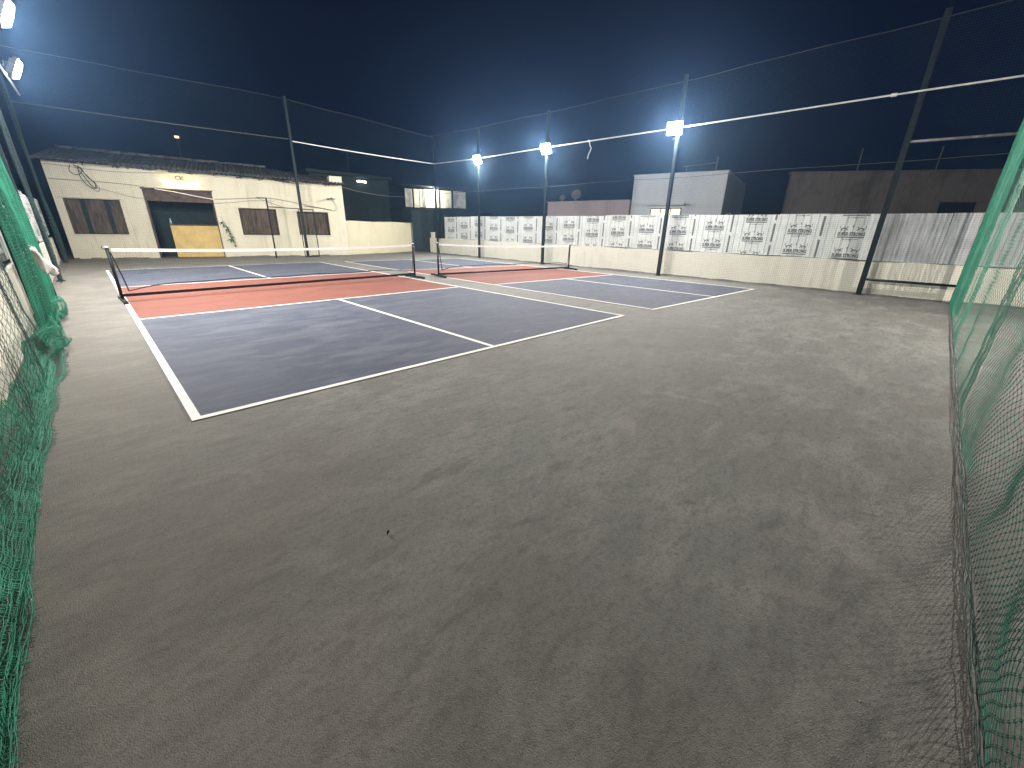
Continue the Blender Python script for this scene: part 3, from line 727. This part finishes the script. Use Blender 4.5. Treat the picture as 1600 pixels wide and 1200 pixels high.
pts = spline([(13.12, 6.12, 4.34), (13.10, 6.06, 4.24), (13.09, 6.02, 4.14), (13.10, 5.98, 4.06), (13.08, 6.06, 3.86), (13.09, 6.09, 3.74)], 4)
for a, b in zip(pts[:-1], pts[1:]): mb.quad((a[0], a[1] - .02, a[2]), (a[0], a[1] + .02, a[2]), (b[0] + .006, b[1] + .015, b[2]), (b[0] + .006, b[1] - .015, b[2]))
mb.build('strip', M['tape'], t)
mb = MB(); mb.tube([(13.14, 6.16, 4.31), (13.14, 6.08, 4.31)], .032, 8); mb.build('knot', M['tape'], t)
t = thing('pipe_clip', 'small pale clip on the white pipe near the plain tin sheets', 'clip', (13.23, -2.0, 4.31))
mb = MB(); mb.tube([(13.22, -1.92, 4.317), (13.22, -2.02, 4.317)], .036, 8); mb.build('clip_ring', M['tape'], t)
cable('wire running from the house corner to the balcony behind the yellow wall', [H(HL, 3.02, .1), (10.5, 18.2, 2.98), (12.4, 19.2, 2.95), (14.1, 20.0, 3.05)], .012, 'cablegrey')
# stays from the far post to the eaves
pipe('stay_bar', 'black stay bar from the far post to the house eaves', 'bar', [(P_FAR[0], P_FAR[1], 2.98), hx((6.9, -.05, 3.16))], .014, 'black', 6)
pipe('stay_bar', 'pale stay bar just above the black one at the far post', 'bar', [(P_FAR[0], P_FAR[1], 3.14), hx((7.2, -.05, 3.12))], .012, 'greypipe', 6)

# black frame (wicket gate) in front of the house
t = thing('wicket_gate', 'thin black pipe frame standing before the shuttered windows', 'gate', (5.46, 16.52, 0))
mb = MB(); mb.tube([(5.46, 16.54, 0), (5.46, 16.54, 2.36)], .032, 6); mb.build('upright', M['black'], t)
mb = MB(); mb.tube([(7.26, 16.5, 0), (7.26, 16.5, 1.97)], .018, 6); mb.build('upright', M['black'], t)
mb = MB(); mb.tube([(6.66, 16.56, .02), (6.66, 16.56, 2.0)], .018, 6); mb.build('upright', M['black'], t)
mb = MB(); mb.tube([(5.49, 16.54, 2.03), (7.26, 16.5, 1.99)], .018, 6); mb.build('top_bar', M['black'], t)
mb = MB(); mb.tube([(6.66, 16.54, .03), (7.26, 16.5, .03)], .022, 6); mb.build('bottom_bar', M['black'], t)
mb = MB(); mb.tube([(5.46, 16.54, 2.36), (5.14, 16.7, 2.36)], .018, 6); mb.build('brace', M['black'], t)
mb = MB(); mb.tube([(5.14, 16.7, 2.36), (6.0, 16.54, 2.05)], .008, 5); mb.build('brace', M['black'], t)

# ------------------------------------------------------------------ floodlights
def floodlight(label, pos, aim, foot, glass='glow', k_=1.0):
    t = thing('floodlight', label, 'floodlight', pos, 'floodlights round the court')
    d = Vector(aim).normalized(); a = d.cross(Vector((0, 0, 1))).normalized(); u = a.cross(d).normalized(); P = Vector(pos)
    xf = lambda p: tuple(P + a * p[0] * k_ + d * p[1] * k_ + u * p[2] * k_)
    mb = MB(xf); mb.box(-.23, .23, -.075, -.004, -.185, .185); mb.build('housing', M['housing'], t, bevel=.008)
    mb = MB(xf)
    for k in range(9): mb.box(-.165 + k * .041, -.159 + k * .041, -.11, -.076, -.125, .125)
    tag(mb.build('cooling_fin', M['housing'], t), kind='stuff')
    mb = MB(xf); mb.add([(-.205, -.001, -.16), (.205, -.001, -.16), (.205, -.001, .16), (-.205, -.001, .16), (-.15, .07, -.11), (.15, .07, -.11), (.15, .07, .11), (-.15, .07, .11)], [(4, 5, 6, 7), (0, 1, 5, 4), (1, 2, 6, 5), (2, 3, 7, 6), (3, 0, 4, 7)]); mb.build('glass', M[glass], t)
    mb = MB(xf)
    mb.tube([(-.245, -.04, 0), (-.245, -.17, 0), (.245, -.17, 0), (.245, -.04, 0)], .012, 6); mb.build('bracket', M['housing'], t)
    mb = MB(); mb.tube([xf((0, -.17, 0)), foot], .02, 6); mb.build('arm', M['pole'], t)
    return t
floodlight('lit floodlight on the right side post farthest from the camera', (13.22, 12.25, 4.26), (-.90, .02, -.38), (13.39, 12.38, 4.24))
floodlight('lit floodlight on the middle post of the right side', (13.03, 8.02, 4.24), (-.90, -.02, -.38), (13.19, 8.09, 4.22))
floodlight('lit floodlight on the right side post nearest the camera', (13.02, 2.95, 4.27), (-.88, -.24, -.38), (13.19, 2.9, 4.25))
floodlight('lit floodlight at the upper left, lower and farther one', (-.43, 11.02, 4.30), (.86, .06, -.42), (-.87, 11.1, 4.30))
floodlight('lit floodlight at the top left corner, nearer one', (-.30, 7.36, 4.30), (.88, .05, -.40), (-.87, 7.45, 4.30))
floodlight('floodlight of the left side row above the camera', (-.40, 4.0, 4.30), (.84, .22, -.45), (-.95, 5.0, 4.30))
post('post of the floodlight far behind the near green net', 9.7, -7.7, 4.8, .05)
floodlight('floodlight standing far behind the near green net', (9.5, -7.5, 4.3), (-.55, .62, -.50), (9.68, -7.68, 4.3), 'dimglow', .4)
t = thing('signal_light', 'small orange light glowing in the dark above the house roof', 'light', (3.9, 22.6, 5.0))
mb = MB(); mb.box(3.82, 3.98, 22.55, 22.6, 4.98, 5.06); mb.build('lens', M['redlight'], t)
mb = MB(); mb.box(3.79, 4.01, 22.602, 22.66, 4.952, 5.09); mb.build('lamp_case', M['black'], t)
mb = MB(); mb.tube([(3.9, 22.64, 0), (3.9, 22.64, 4.95)], .03, 6); mb.build('stand', M['black'], t)

# ------------------------------------------------------------------ portable court nets
def court_net(label, A, B, hl, hr, barz):
    A, B = Vector((*A, 0)), Vector((*B, 0)); L = (B - A).length; ang = math.atan2(B.y - A.y, B.x - A.x); xf = frame(tuple(A), ang)
    t = thing('pickleball_net', label, 'net', tuple(A), 'portable pickleball nets')
    hz = lambda s: hl + (hr - hl) * s / L
    for s in (0, L):
        mb = MB(xf); mb.tube([(s, 0, .03), (s, 0, hz(s))], .026, 10); p = mb.build('post', M['black'], t, smooth=True)
        mb = MB(xf); mb.tube([(s, 0, hz(s)), (s, 0, hz(s) + .022)], .030, 10); mb.build('cap', M['tape'], p)
        mb = MB(xf); mb.box(s - .028, s + .028, -.42, .42, .012, .062); f = mb.build('foot', M['black'], t, bevel=.006)
        for q in (-.45, .39):
            mb = MB(xf); mb.box(s - .032, s + .032, q, q + .06, .0005, .05); mb.build('rubber_end', M['blackcloth'], f)
        mb = MB(xf); e = .05 if s == 0 else -.05                     # lacing cord
        mb.tube(spline([(s, -.03, hz(s) - .03), (s - e * 1.2, -.04, hz(s) - .01), (s - e, 0, hz(s) + .03)], 4), .006, 5); mb.build('strap', M['blackcloth'], t)
    mb = MB(xf); mb.box(.027, L - .027, -.022, .022, barz, barz + .05); mb.build('base_bar', M['black'], t)
    mid = -.055
    top = [(s, 0, hz(s) - .012 + mid * 4 * (s / L) * (1 - s / L)) for s in np.linspace(.05, L - .05, 31)]
    mb = MB(xf)
    for a, b in zip(top[:-1], top[1:]):
        mb.add([(a[0], -.006, a[2] - .05), (b[0], -.006, b[2] - .05), (b[0], -.006, b[2]), (a[0], -.006, a[2]), (a[0], .006, a[2] - .05), (b[0], .006, b[2] - .05), (b[0], .006, b[2]), (a[0], .006, a[2])],
               [(0, 1, 2, 3), (5, 4, 7, 6), (3, 2, 6, 7), (0, 4, 5, 1)])
    mb.build('top_tape', M['tape'], t)
    def cord_z(s):
        q = s / L; return .15 + .14 * math.sin(math.pi * min(1, q * 6) / 2) * (1 - .25 * q) - .08 * max(0, (q - .9) * 10) + .01 * math.sin(s * 4)
    low = [(s, .01 * math.sin(2 * s), cord_z(s)) for s in np.linspace(.12, L - .1, 36)]
    mb = MB(xf); mb.tube(low, .009, 6); mb.build('bottom_cord', M['blackcloth'], t)
    mb = MB(xf)                                                       # side sleeve hem, hanging loose
    mb.tube(spline([(.03, 0, hz(0) - .08), (.055, 0, .7), (.09, 0, .45), (.12, 0, cord_z(.12))], 5), .010, 6); mb.build('side_hem', M['blackcloth'], t)
    mb = MB(xf); mb.tube(spline([(L - .03, 0, hz(L) - .08), (L - .04, 0, .6), (L - .06, 0, .35), (L - .1, 0, cord_z(L - .1))], 5), .008, 6); mb.build('side_hem', M['blackcloth'], t)
    lines = []
    zt = lambda s: hz(s) - .06 + mid * 4 * (s / L) * (1 - s / L)
    for s in np.arange(.1, L - .05, .045): lines.append([xf((s, 0, z)) for z in np.linspace(cord_z(s), zt(s), 4)])
    for q in np.arange(.05, 1, .065): lines.append([xf((s, 0, cord_z(s) + (zt(s) - cord_z(s)) * q)) for s in np.linspace(.1, L - .08, 24)])
    strands(lines, .0006, 'mesh', M['netblack'], t)
court_net('portable pickleball net across the nearer left court', (-.03, 6.70), (6.30, 6.96), .94, .93, .085)
court_net('portable pickleball net across the farther right court', (7.02, 6.80), (12.36, 6.05), .95, .88, .045)

# ------------------------------------------------------------------ nets of the enclosure
def square_net(label, A, B, z0, z1, pitch, r, mat, seg=.6, bow=.06, ropes=()):
    A, B = Vector((*A, 0)), Vector((*B, 0)); L = (B - A).length; xf = frame(tuple(A), math.atan2(B.y - A.y, B.x - A.x))
    t = thing('sports_net', label, 'net', tuple(A))
    zt = z1 if callable(z1) else (lambda s: z1)
    off = lambda s, z: bow * math.sin(s * .9 + z * .5) * math.sin(z / 5.8 * math.pi) + .3 * bow * math.sin(3.1 * s + 1.7 * z)
    lines = []
    for s in np.arange(0, L, pitch): lines.append([xf((s + .015 * math.sin(z * 2 + s), off(s, z), z)) for z in np.linspace(z0, zt(s), 9)])
    zmax = max(zt(s) for s in np.linspace(0, L, 20))
    for q in np.arange(0, 1, pitch / (zmax - z0)): lines.append([xf((s, off(s, z0 + (zt(s) - z0) * q), z0 + (zt(s) - z0) * q)) for s in np.arange(0, L + seg, seg).clip(0, L)])
    strands(lines, r, 'netting', mat, t)
    for z in list(ropes) + ['top']:
        mb = MB(xf)
        f = zt if z == 'top' else (lambda s, z=z: z)
        mb.tube([(s, off(s, f(s)), f(s) + .012 * math.sin(s * 1.3)) for s in np.linspace(0, L, 40)], .007, 5); mb.build('rope', M['rope'], t)
    return t
square_net('fine dark net stretched along the right side above the tin fence', (13.36, 16.05), (13.25, -4.1), .02, lambda s: 5.62 - .12 * math.sin(s / 20 * math.pi), .048, .0011, M['netdark'], ropes=(2.98,))
square_net('fine dark net stretched across the far end before the house', (-.85, 17.55), (13.5, 16.05), .05, lambda s: 6.12 - .5 * max(0, (s - 7.7) / 6.7), .052, .0011, M['netdark'], ropes=())

def diamond_net(lines, U0, U1, V0, V1, c, seg, P):
    """two families of diagonal cords over the sheet (u,v), mapped by P"""
    for sgn in (1, -1):
        k0 = (U0 - V1) if sgn > 0 else (U0 + V0); k1 = (U1 - V0) if sgn > 0 else (U1 + V1)
        for k in np.arange(k0, k1, c):
            v = np.arange(V0, V1 + seg, seg); u = k + sgn * v; ok = (u >= U0) & (u <= U1) & (v <= V1)
            if ok.sum() > 1: lines.append(P(u[ok], v[ok]))
    return lines

# near net on the right, beside the camera
t = thing('sports_net', 'near green net hanging close along the right edge of the picture', 'net', (1.0, -4.1, 0))
def P_near(u, v):
    lo = np.clip(1 - v / .25, 0, 1)
    y = -4.10 + (1 - lo) * (.045 * np.sin(1.9 * u + .5 * np.sin(1.1 * v)) + .02 * np.sin(6.3 * u + .8 * v)) + .004 * np.sin(9 * u) + .004 * np.sin(23 * v + 5 * u)
    x = u + .006 * np.sin(31 * v + 3 * u) + .03 * np.sin(2.3 * v + u); z = v + .006 * np.sin(27 * u + 4 * v)
    return np.stack([x, y, np.maximum(z, .004)], 1)
ls = diamond_net([], .4, 4.0, .01, 3.2, .050, .025, P_near)
diamond_net(ls, 4.0, 13.3, .01, 5.7, .068, .10, P_near)
strands(ls, .00135, 'netting', M['netglare'], t)
ga, gb = np.meshgrid(np.arange(.4 - 3.2, 4.0 - .01, .050), np.arange(.41, 7.2, .050)); uu = ((ga + gb) / 2).ravel(); vv_ = ((gb - ga) / 2).ravel()
ok = (uu > .42) & (uu < 3.2) & (vv_ > .02) & (vv_ < 1.3); KP = P_near(uu[ok], vv_[ok])
ls = [np.array([p + (-.0036, 0, -.002), p, p + (.0036, 0, .002)]) for p in KP]
strands(ls, .0028, 'knots', M['netdark'], t, 4)
ls = []
xs_ = np.arange(.4, 13.3, .02)
for k in range(7): ls.append(np.stack([xs_, -4.088 + .010 * nz(xs_, xs_ * 0, 2.2, k * .9), np.maximum(.004, .022 + .018 * nz(xs_, xs_ * 0 + 3, 3.0, k * 1.3))], 1))
strands(ls, .0022, 'hem_cord', M['netdark'], t)
def gathered(lines, u0, u1, zt, ph):      # bunched vertical folds of the near net
    for u in np.arange(u0, u1, .010):
        v = np.linspace(.02, zt, 26); s = (v / zt)
        lines.append(np.stack([u + .05 * np.sin(3 * v + u * 30) * s + .010 * np.sin(60 * u), -4.12 + .05 * np.sin(u * 70 + ph + v) + .01 * np.sin(9 * v + 90 * u), v], 1))
ls = []; gathered(ls, 11.0, 13.2, 5.6, 0)
strands(ls, .0028, 'gathered_folds', M['net'], t)

# left side net: open near part, gathered curtain, far part
t = thing('sports_net', 'green net along the left side, sagging and bunched on the floor', 'net', (-.85, 0, 0))
def P_left(u, v):
    top = np.clip(v / .5, 0, 1)
    x = -.86 + .05 * np.sin(1.3 * u + .7 * v) * top + .02 * np.sin(5.1 * u + 1.3 * v) + .03 * (1 - top)
    y = u + .02 * np.sin(2.9 * v + u) + .008 * np.sin(33 * v); z = v + .012 * np.sin(21 * u + 3 * v)
    return np.stack([x + .006 * np.sin(40 * u + 9 * v), y, z], 1)
ls = diamond_net([], -3.9, 3.2, .10, 2.2, .075, .04, P_left)
for z in np.arange(.1, 5.7, .11): ls.append(P_left(np.arange(6.9, 17.5, .15), np.full(71, z)))
strands(ls, .0012, 'netting', M['netdark'], t)
ls = []
def curtain(u0, u1, zt, amp, xc, du=.010, dv=.03, lean=0):
    vv = np.arange(.02, zt, .09); us = np.arange(u0, u1, du)
    def Q(u, v): return np.stack([xc + amp * np.sin(u * 19 + .8 * np.sin(2 * v + u)) * (.6 + .4 * np.sin(3 * u + v)) + .03 * np.sin(1.7 * v) + lean * v, u + .06 * np.sin(1.3 * v + 5 * u), v], 1)
    for u in us: ls.append(Q(np.full(len(vv), u) + .006 * np.sin(30 * vv + u * 99), vv))
    uu = np.arange(u0, u1, .03)
    for v in np.arange(.03, zt, dv): ls.append(Q(uu, np.full(len(uu), v) + .01 * np.sin(uu * 17)))
curtain(3.3, 6.6, 2.7, .045, -.87, .013, .035)
strands(ls, .0024, 'gathered_curtain', M['net'], t); ls = []
curtain(10.3, 11.3, 5.6, .02, -.88, .06, .08)
curtain(16.9, 17.5, 5.6, .04, -.86, .018, .045)
strands(ls, .0022, 'far_folds', M['netdark'], t)
# heap at the foot: a ragged roll of net and a loose strip on the floor
ls = []
def roll(u0, u1, rad, xc, zc, wob, du=.016):
    us = np.arange(u0, u1, du)
    for a in np.arange(0, 6.28, .20):
        R_ = rad(us) * (1 + .30 * nz(us, a + 0 * us, 1.6))
        ls.append(np.stack([xc(us) + R_ * np.cos(a + .5 * np.sin(3 * us)) * .8, us + .02 * np.sin(9 * a + 13 * us), np.maximum(.006, zc(us) + R_ * np.sin(a + .5 * np.sin(3 * us)))], 1))
    for u in np.arange(u0, u1, .022):
        a = np.linspace(0, 6.28, 15); ua = np.full(15, u) + .02 * np.sin(3 * a)
        R_ = rad(ua) * (1 + .30 * nz(ua, a, 1.6))
        ls.append(np.stack([xc(ua) + R_ * np.cos(a + .5 * np.sin(3 * ua)) * .8, ua, np.maximum(.006, zc(ua) + R_ * np.sin(a + .5 * np.sin(3 * ua)))], 1))
def drape(u0, u1, w0, du, dw):
    """slack lower part of the net lying in soft folds against the wall and over the floor"""
    def Q(u, w):                                 # w = 0 on the net, 1 at the toe on the floor
        hgt = (.34 + .10 * nz(u, u * 0, .8)) * (1 - w) ** 1.3
        x = -.885 + .115 * w ** 1.4 + .030 * nz(u, w * 2, 1.6) * (.3 + w) * (1.2 - w)
        z = hgt + .030 * np.abs(nz(u, w * 3, 2.2, 2.0)) * (1.1 - w)
        return np.stack([x + .006 * nz(u, w * 9, 9), u + .02 * nz(u, w * 5, 2.5, 4.0), np.maximum(z, .004)], 1)
    for u in np.arange(u0, u1, du):
        w = np.linspace(0, 1, 18); ls.append(Q(np.full(18, u), w))
    uu = np.arange(u0, u1, .022)
    for w in np.arange(0, 1.001, dw): ls.append(Q(uu, np.full(len(uu), w)))
drape(-3.7, 2.5, 0, .020, .036); drape(-3.7, 2.5, .01, .027, .05)
roll(2.5, 6.2, lambda u: .13 + .03 * np.sin(2.6 * u), lambda u: -.86 + .03 * np.sin(2.2 * u), lambda u: .12 + .02 * np.sin(3 * u), 0)
strands(ls, .0017, 'bunched_foot', M['net'], t)
ls = []
edge = lambda u: -.785 + .018 * math.sin(2.3 * u) + .012 * math.sin(7.1 * u) + .075 * math.exp(-((u - 2.2) / .7) ** 2) * 1.0
for q in np.arange(0, 1.01, .09): ls.append(np.array([(-.90 + (edge(u) + .90) * q + .006 * math.sin(40 * u + q * 9), u, .006 + .006 * math.sin(13 * u + 7 * q) ** 2) for u in np.arange(-3.5, 3.4, .03)]))
for u in np.arange(-3.5, 3.4, .026):
    ls.append(np.array([(-.90 + (edge(u) + .90) * q + .004 * math.sin(60 * u), u + .02 * math.sin(5 * q + 9 * u), .007) for q in np.linspace(0, 1.06 + random.uniform(0, .22), 7)]))
strands(ls, .0016, 'loose_strip', M['netdark'], t)
uu = np.arange(-3.5, 3.4, .015); eu = np.array([edge(u) for u in uu]); ls = []
for k in range(9): ls.append(np.stack([eu + .012 * nz(uu, uu * 0 + k, 3.0, k * .8), uu + .008 * nz(uu, uu * 0, 7, k), .006 + .012 * np.abs(nz(uu, uu * 0 + 9, 3, k))], 1))
for u in np.arange(-3.5, 3.4, .02): ls.append(np.stack([edge(u) + np.linspace(-.015, random.uniform(.005, .035), 4), u + np.linspace(0, random.uniform(-.02, .02), 4), np.array([.012, .014, .008, .004])], 1))
strands(ls, .0014, 'edge_cord', M['net'], t)
# white rag caught in the left net
t = thing('rag', 'off-white rag caught on the green net at the left', 'cloth', (-.74, 5.0, .9))
n1, n2 = 10, 12; vv, ff = [], []
for i in range(n1 + 1):
    for j in range(n2 + 1):
        a, b = i / n1, j / n2
        wd = .05 + .13 * math.sin(math.pi * min(1, b * 1.1)) ** .8
        vv.append((-.79 + .12 * b * b + .04 * math.sin(11 * a + 5 * b), 4.75 + .35 * b + (a - .5) * wd * 1.3, 1.02 - .34 * b + (a - .5) * wd * .7 + .04 * math.sin(8 * a + 7 * b)))
for i in range(n1):
    for j in range(n2): ff.append((i * (n2 + 1) + j, (i + 1) * (n2 + 1) + j, (i + 1) * (n2 + 1) + j + 1, i * (n2 + 1) + j + 1))
mb = MB(); mb.add(vv, ff); o = mb.build('cloth', M['rag'], t, smooth=True); so = o.modifiers.new('thickness', 'SOLIDIFY'); so.thickness = .004

# ------------------------------------------------------------------ litter
def leaf(label, x, y, s, a):
    t = MB(frame((x, y, .004), a)); n = 7; vv, ff = [], []
    for i in range(n + 1):
        q = i / n; w_ = s * .34 * math.sin(math.pi * q) ** .8
        vv += [(s * (q - .5), -w_, .010 * math.sin(5 * q) ** 2 + .012), (s * (q - .5), 0, .004 * q), (s * (q - .5), w_, .012 * math.cos(4 * q) ** 2 + .006)]
    for i in range(n):
        for k in range(2): ff.append((i * 3 + k, i * 3 + 3 + k, i * 3 + 4 + k, i * 3 + 1 + k))
    t.add(vv, ff); tag(t.build('dry_leaf', M['dryleaf'], base=(x, y, 0), smooth=True), label, 'leaf')
leaf('dark curled dry leaf alone in the middle of the grey floor', .42, -2.11, .020, .6)
gv, gf = [], []
for k in range(420):
    x, y = random.uniform(-.6, 12.5), random.uniform(-4, 15); s = random.choice((.0025, .003, .004, .005)); b = len(gv)
    gv += [(x - s, y, .001), (x + s * .5, y - s, .001), (x + s * .4, y + s, .001), (x, y, s * 1.1)]; gf += [(b, b + 1, b + 3), (b + 1, b + 2, b + 3), (b + 2, b, b + 3)]
gm = MB(); gm.add(gv, gf); tag(gm.build('grit', M['stone']), 'scattered pale grit on the grey floor', 'grit', kind='stuff')

# ------------------------------------------------------------------ thin blue volume added to give the lamps a glow
hz_m = bpy.data.materials.new('added_glow_haze'); hz_m.use_nodes = True; tr = hz_m.node_tree
tr.nodes.remove(tr.nodes['Principled BSDF'])
pv = tr.nodes.new('ShaderNodeVolumePrincipled'); pv.inputs['Color'].default_value = (.28, .54, 1.0, 1); pv.inputs['Density'].default_value = .0019; pv.inputs['Anisotropy'].default_value = .78
tr.links.new(pv.outputs[0], tr.nodes['Material Output'].inputs['Volume'])
mb = MB(); mb.box(-40, 80, -40, 80, -1, 9); tag(mb.build('glow_haze', hz_m), kind='stuff')
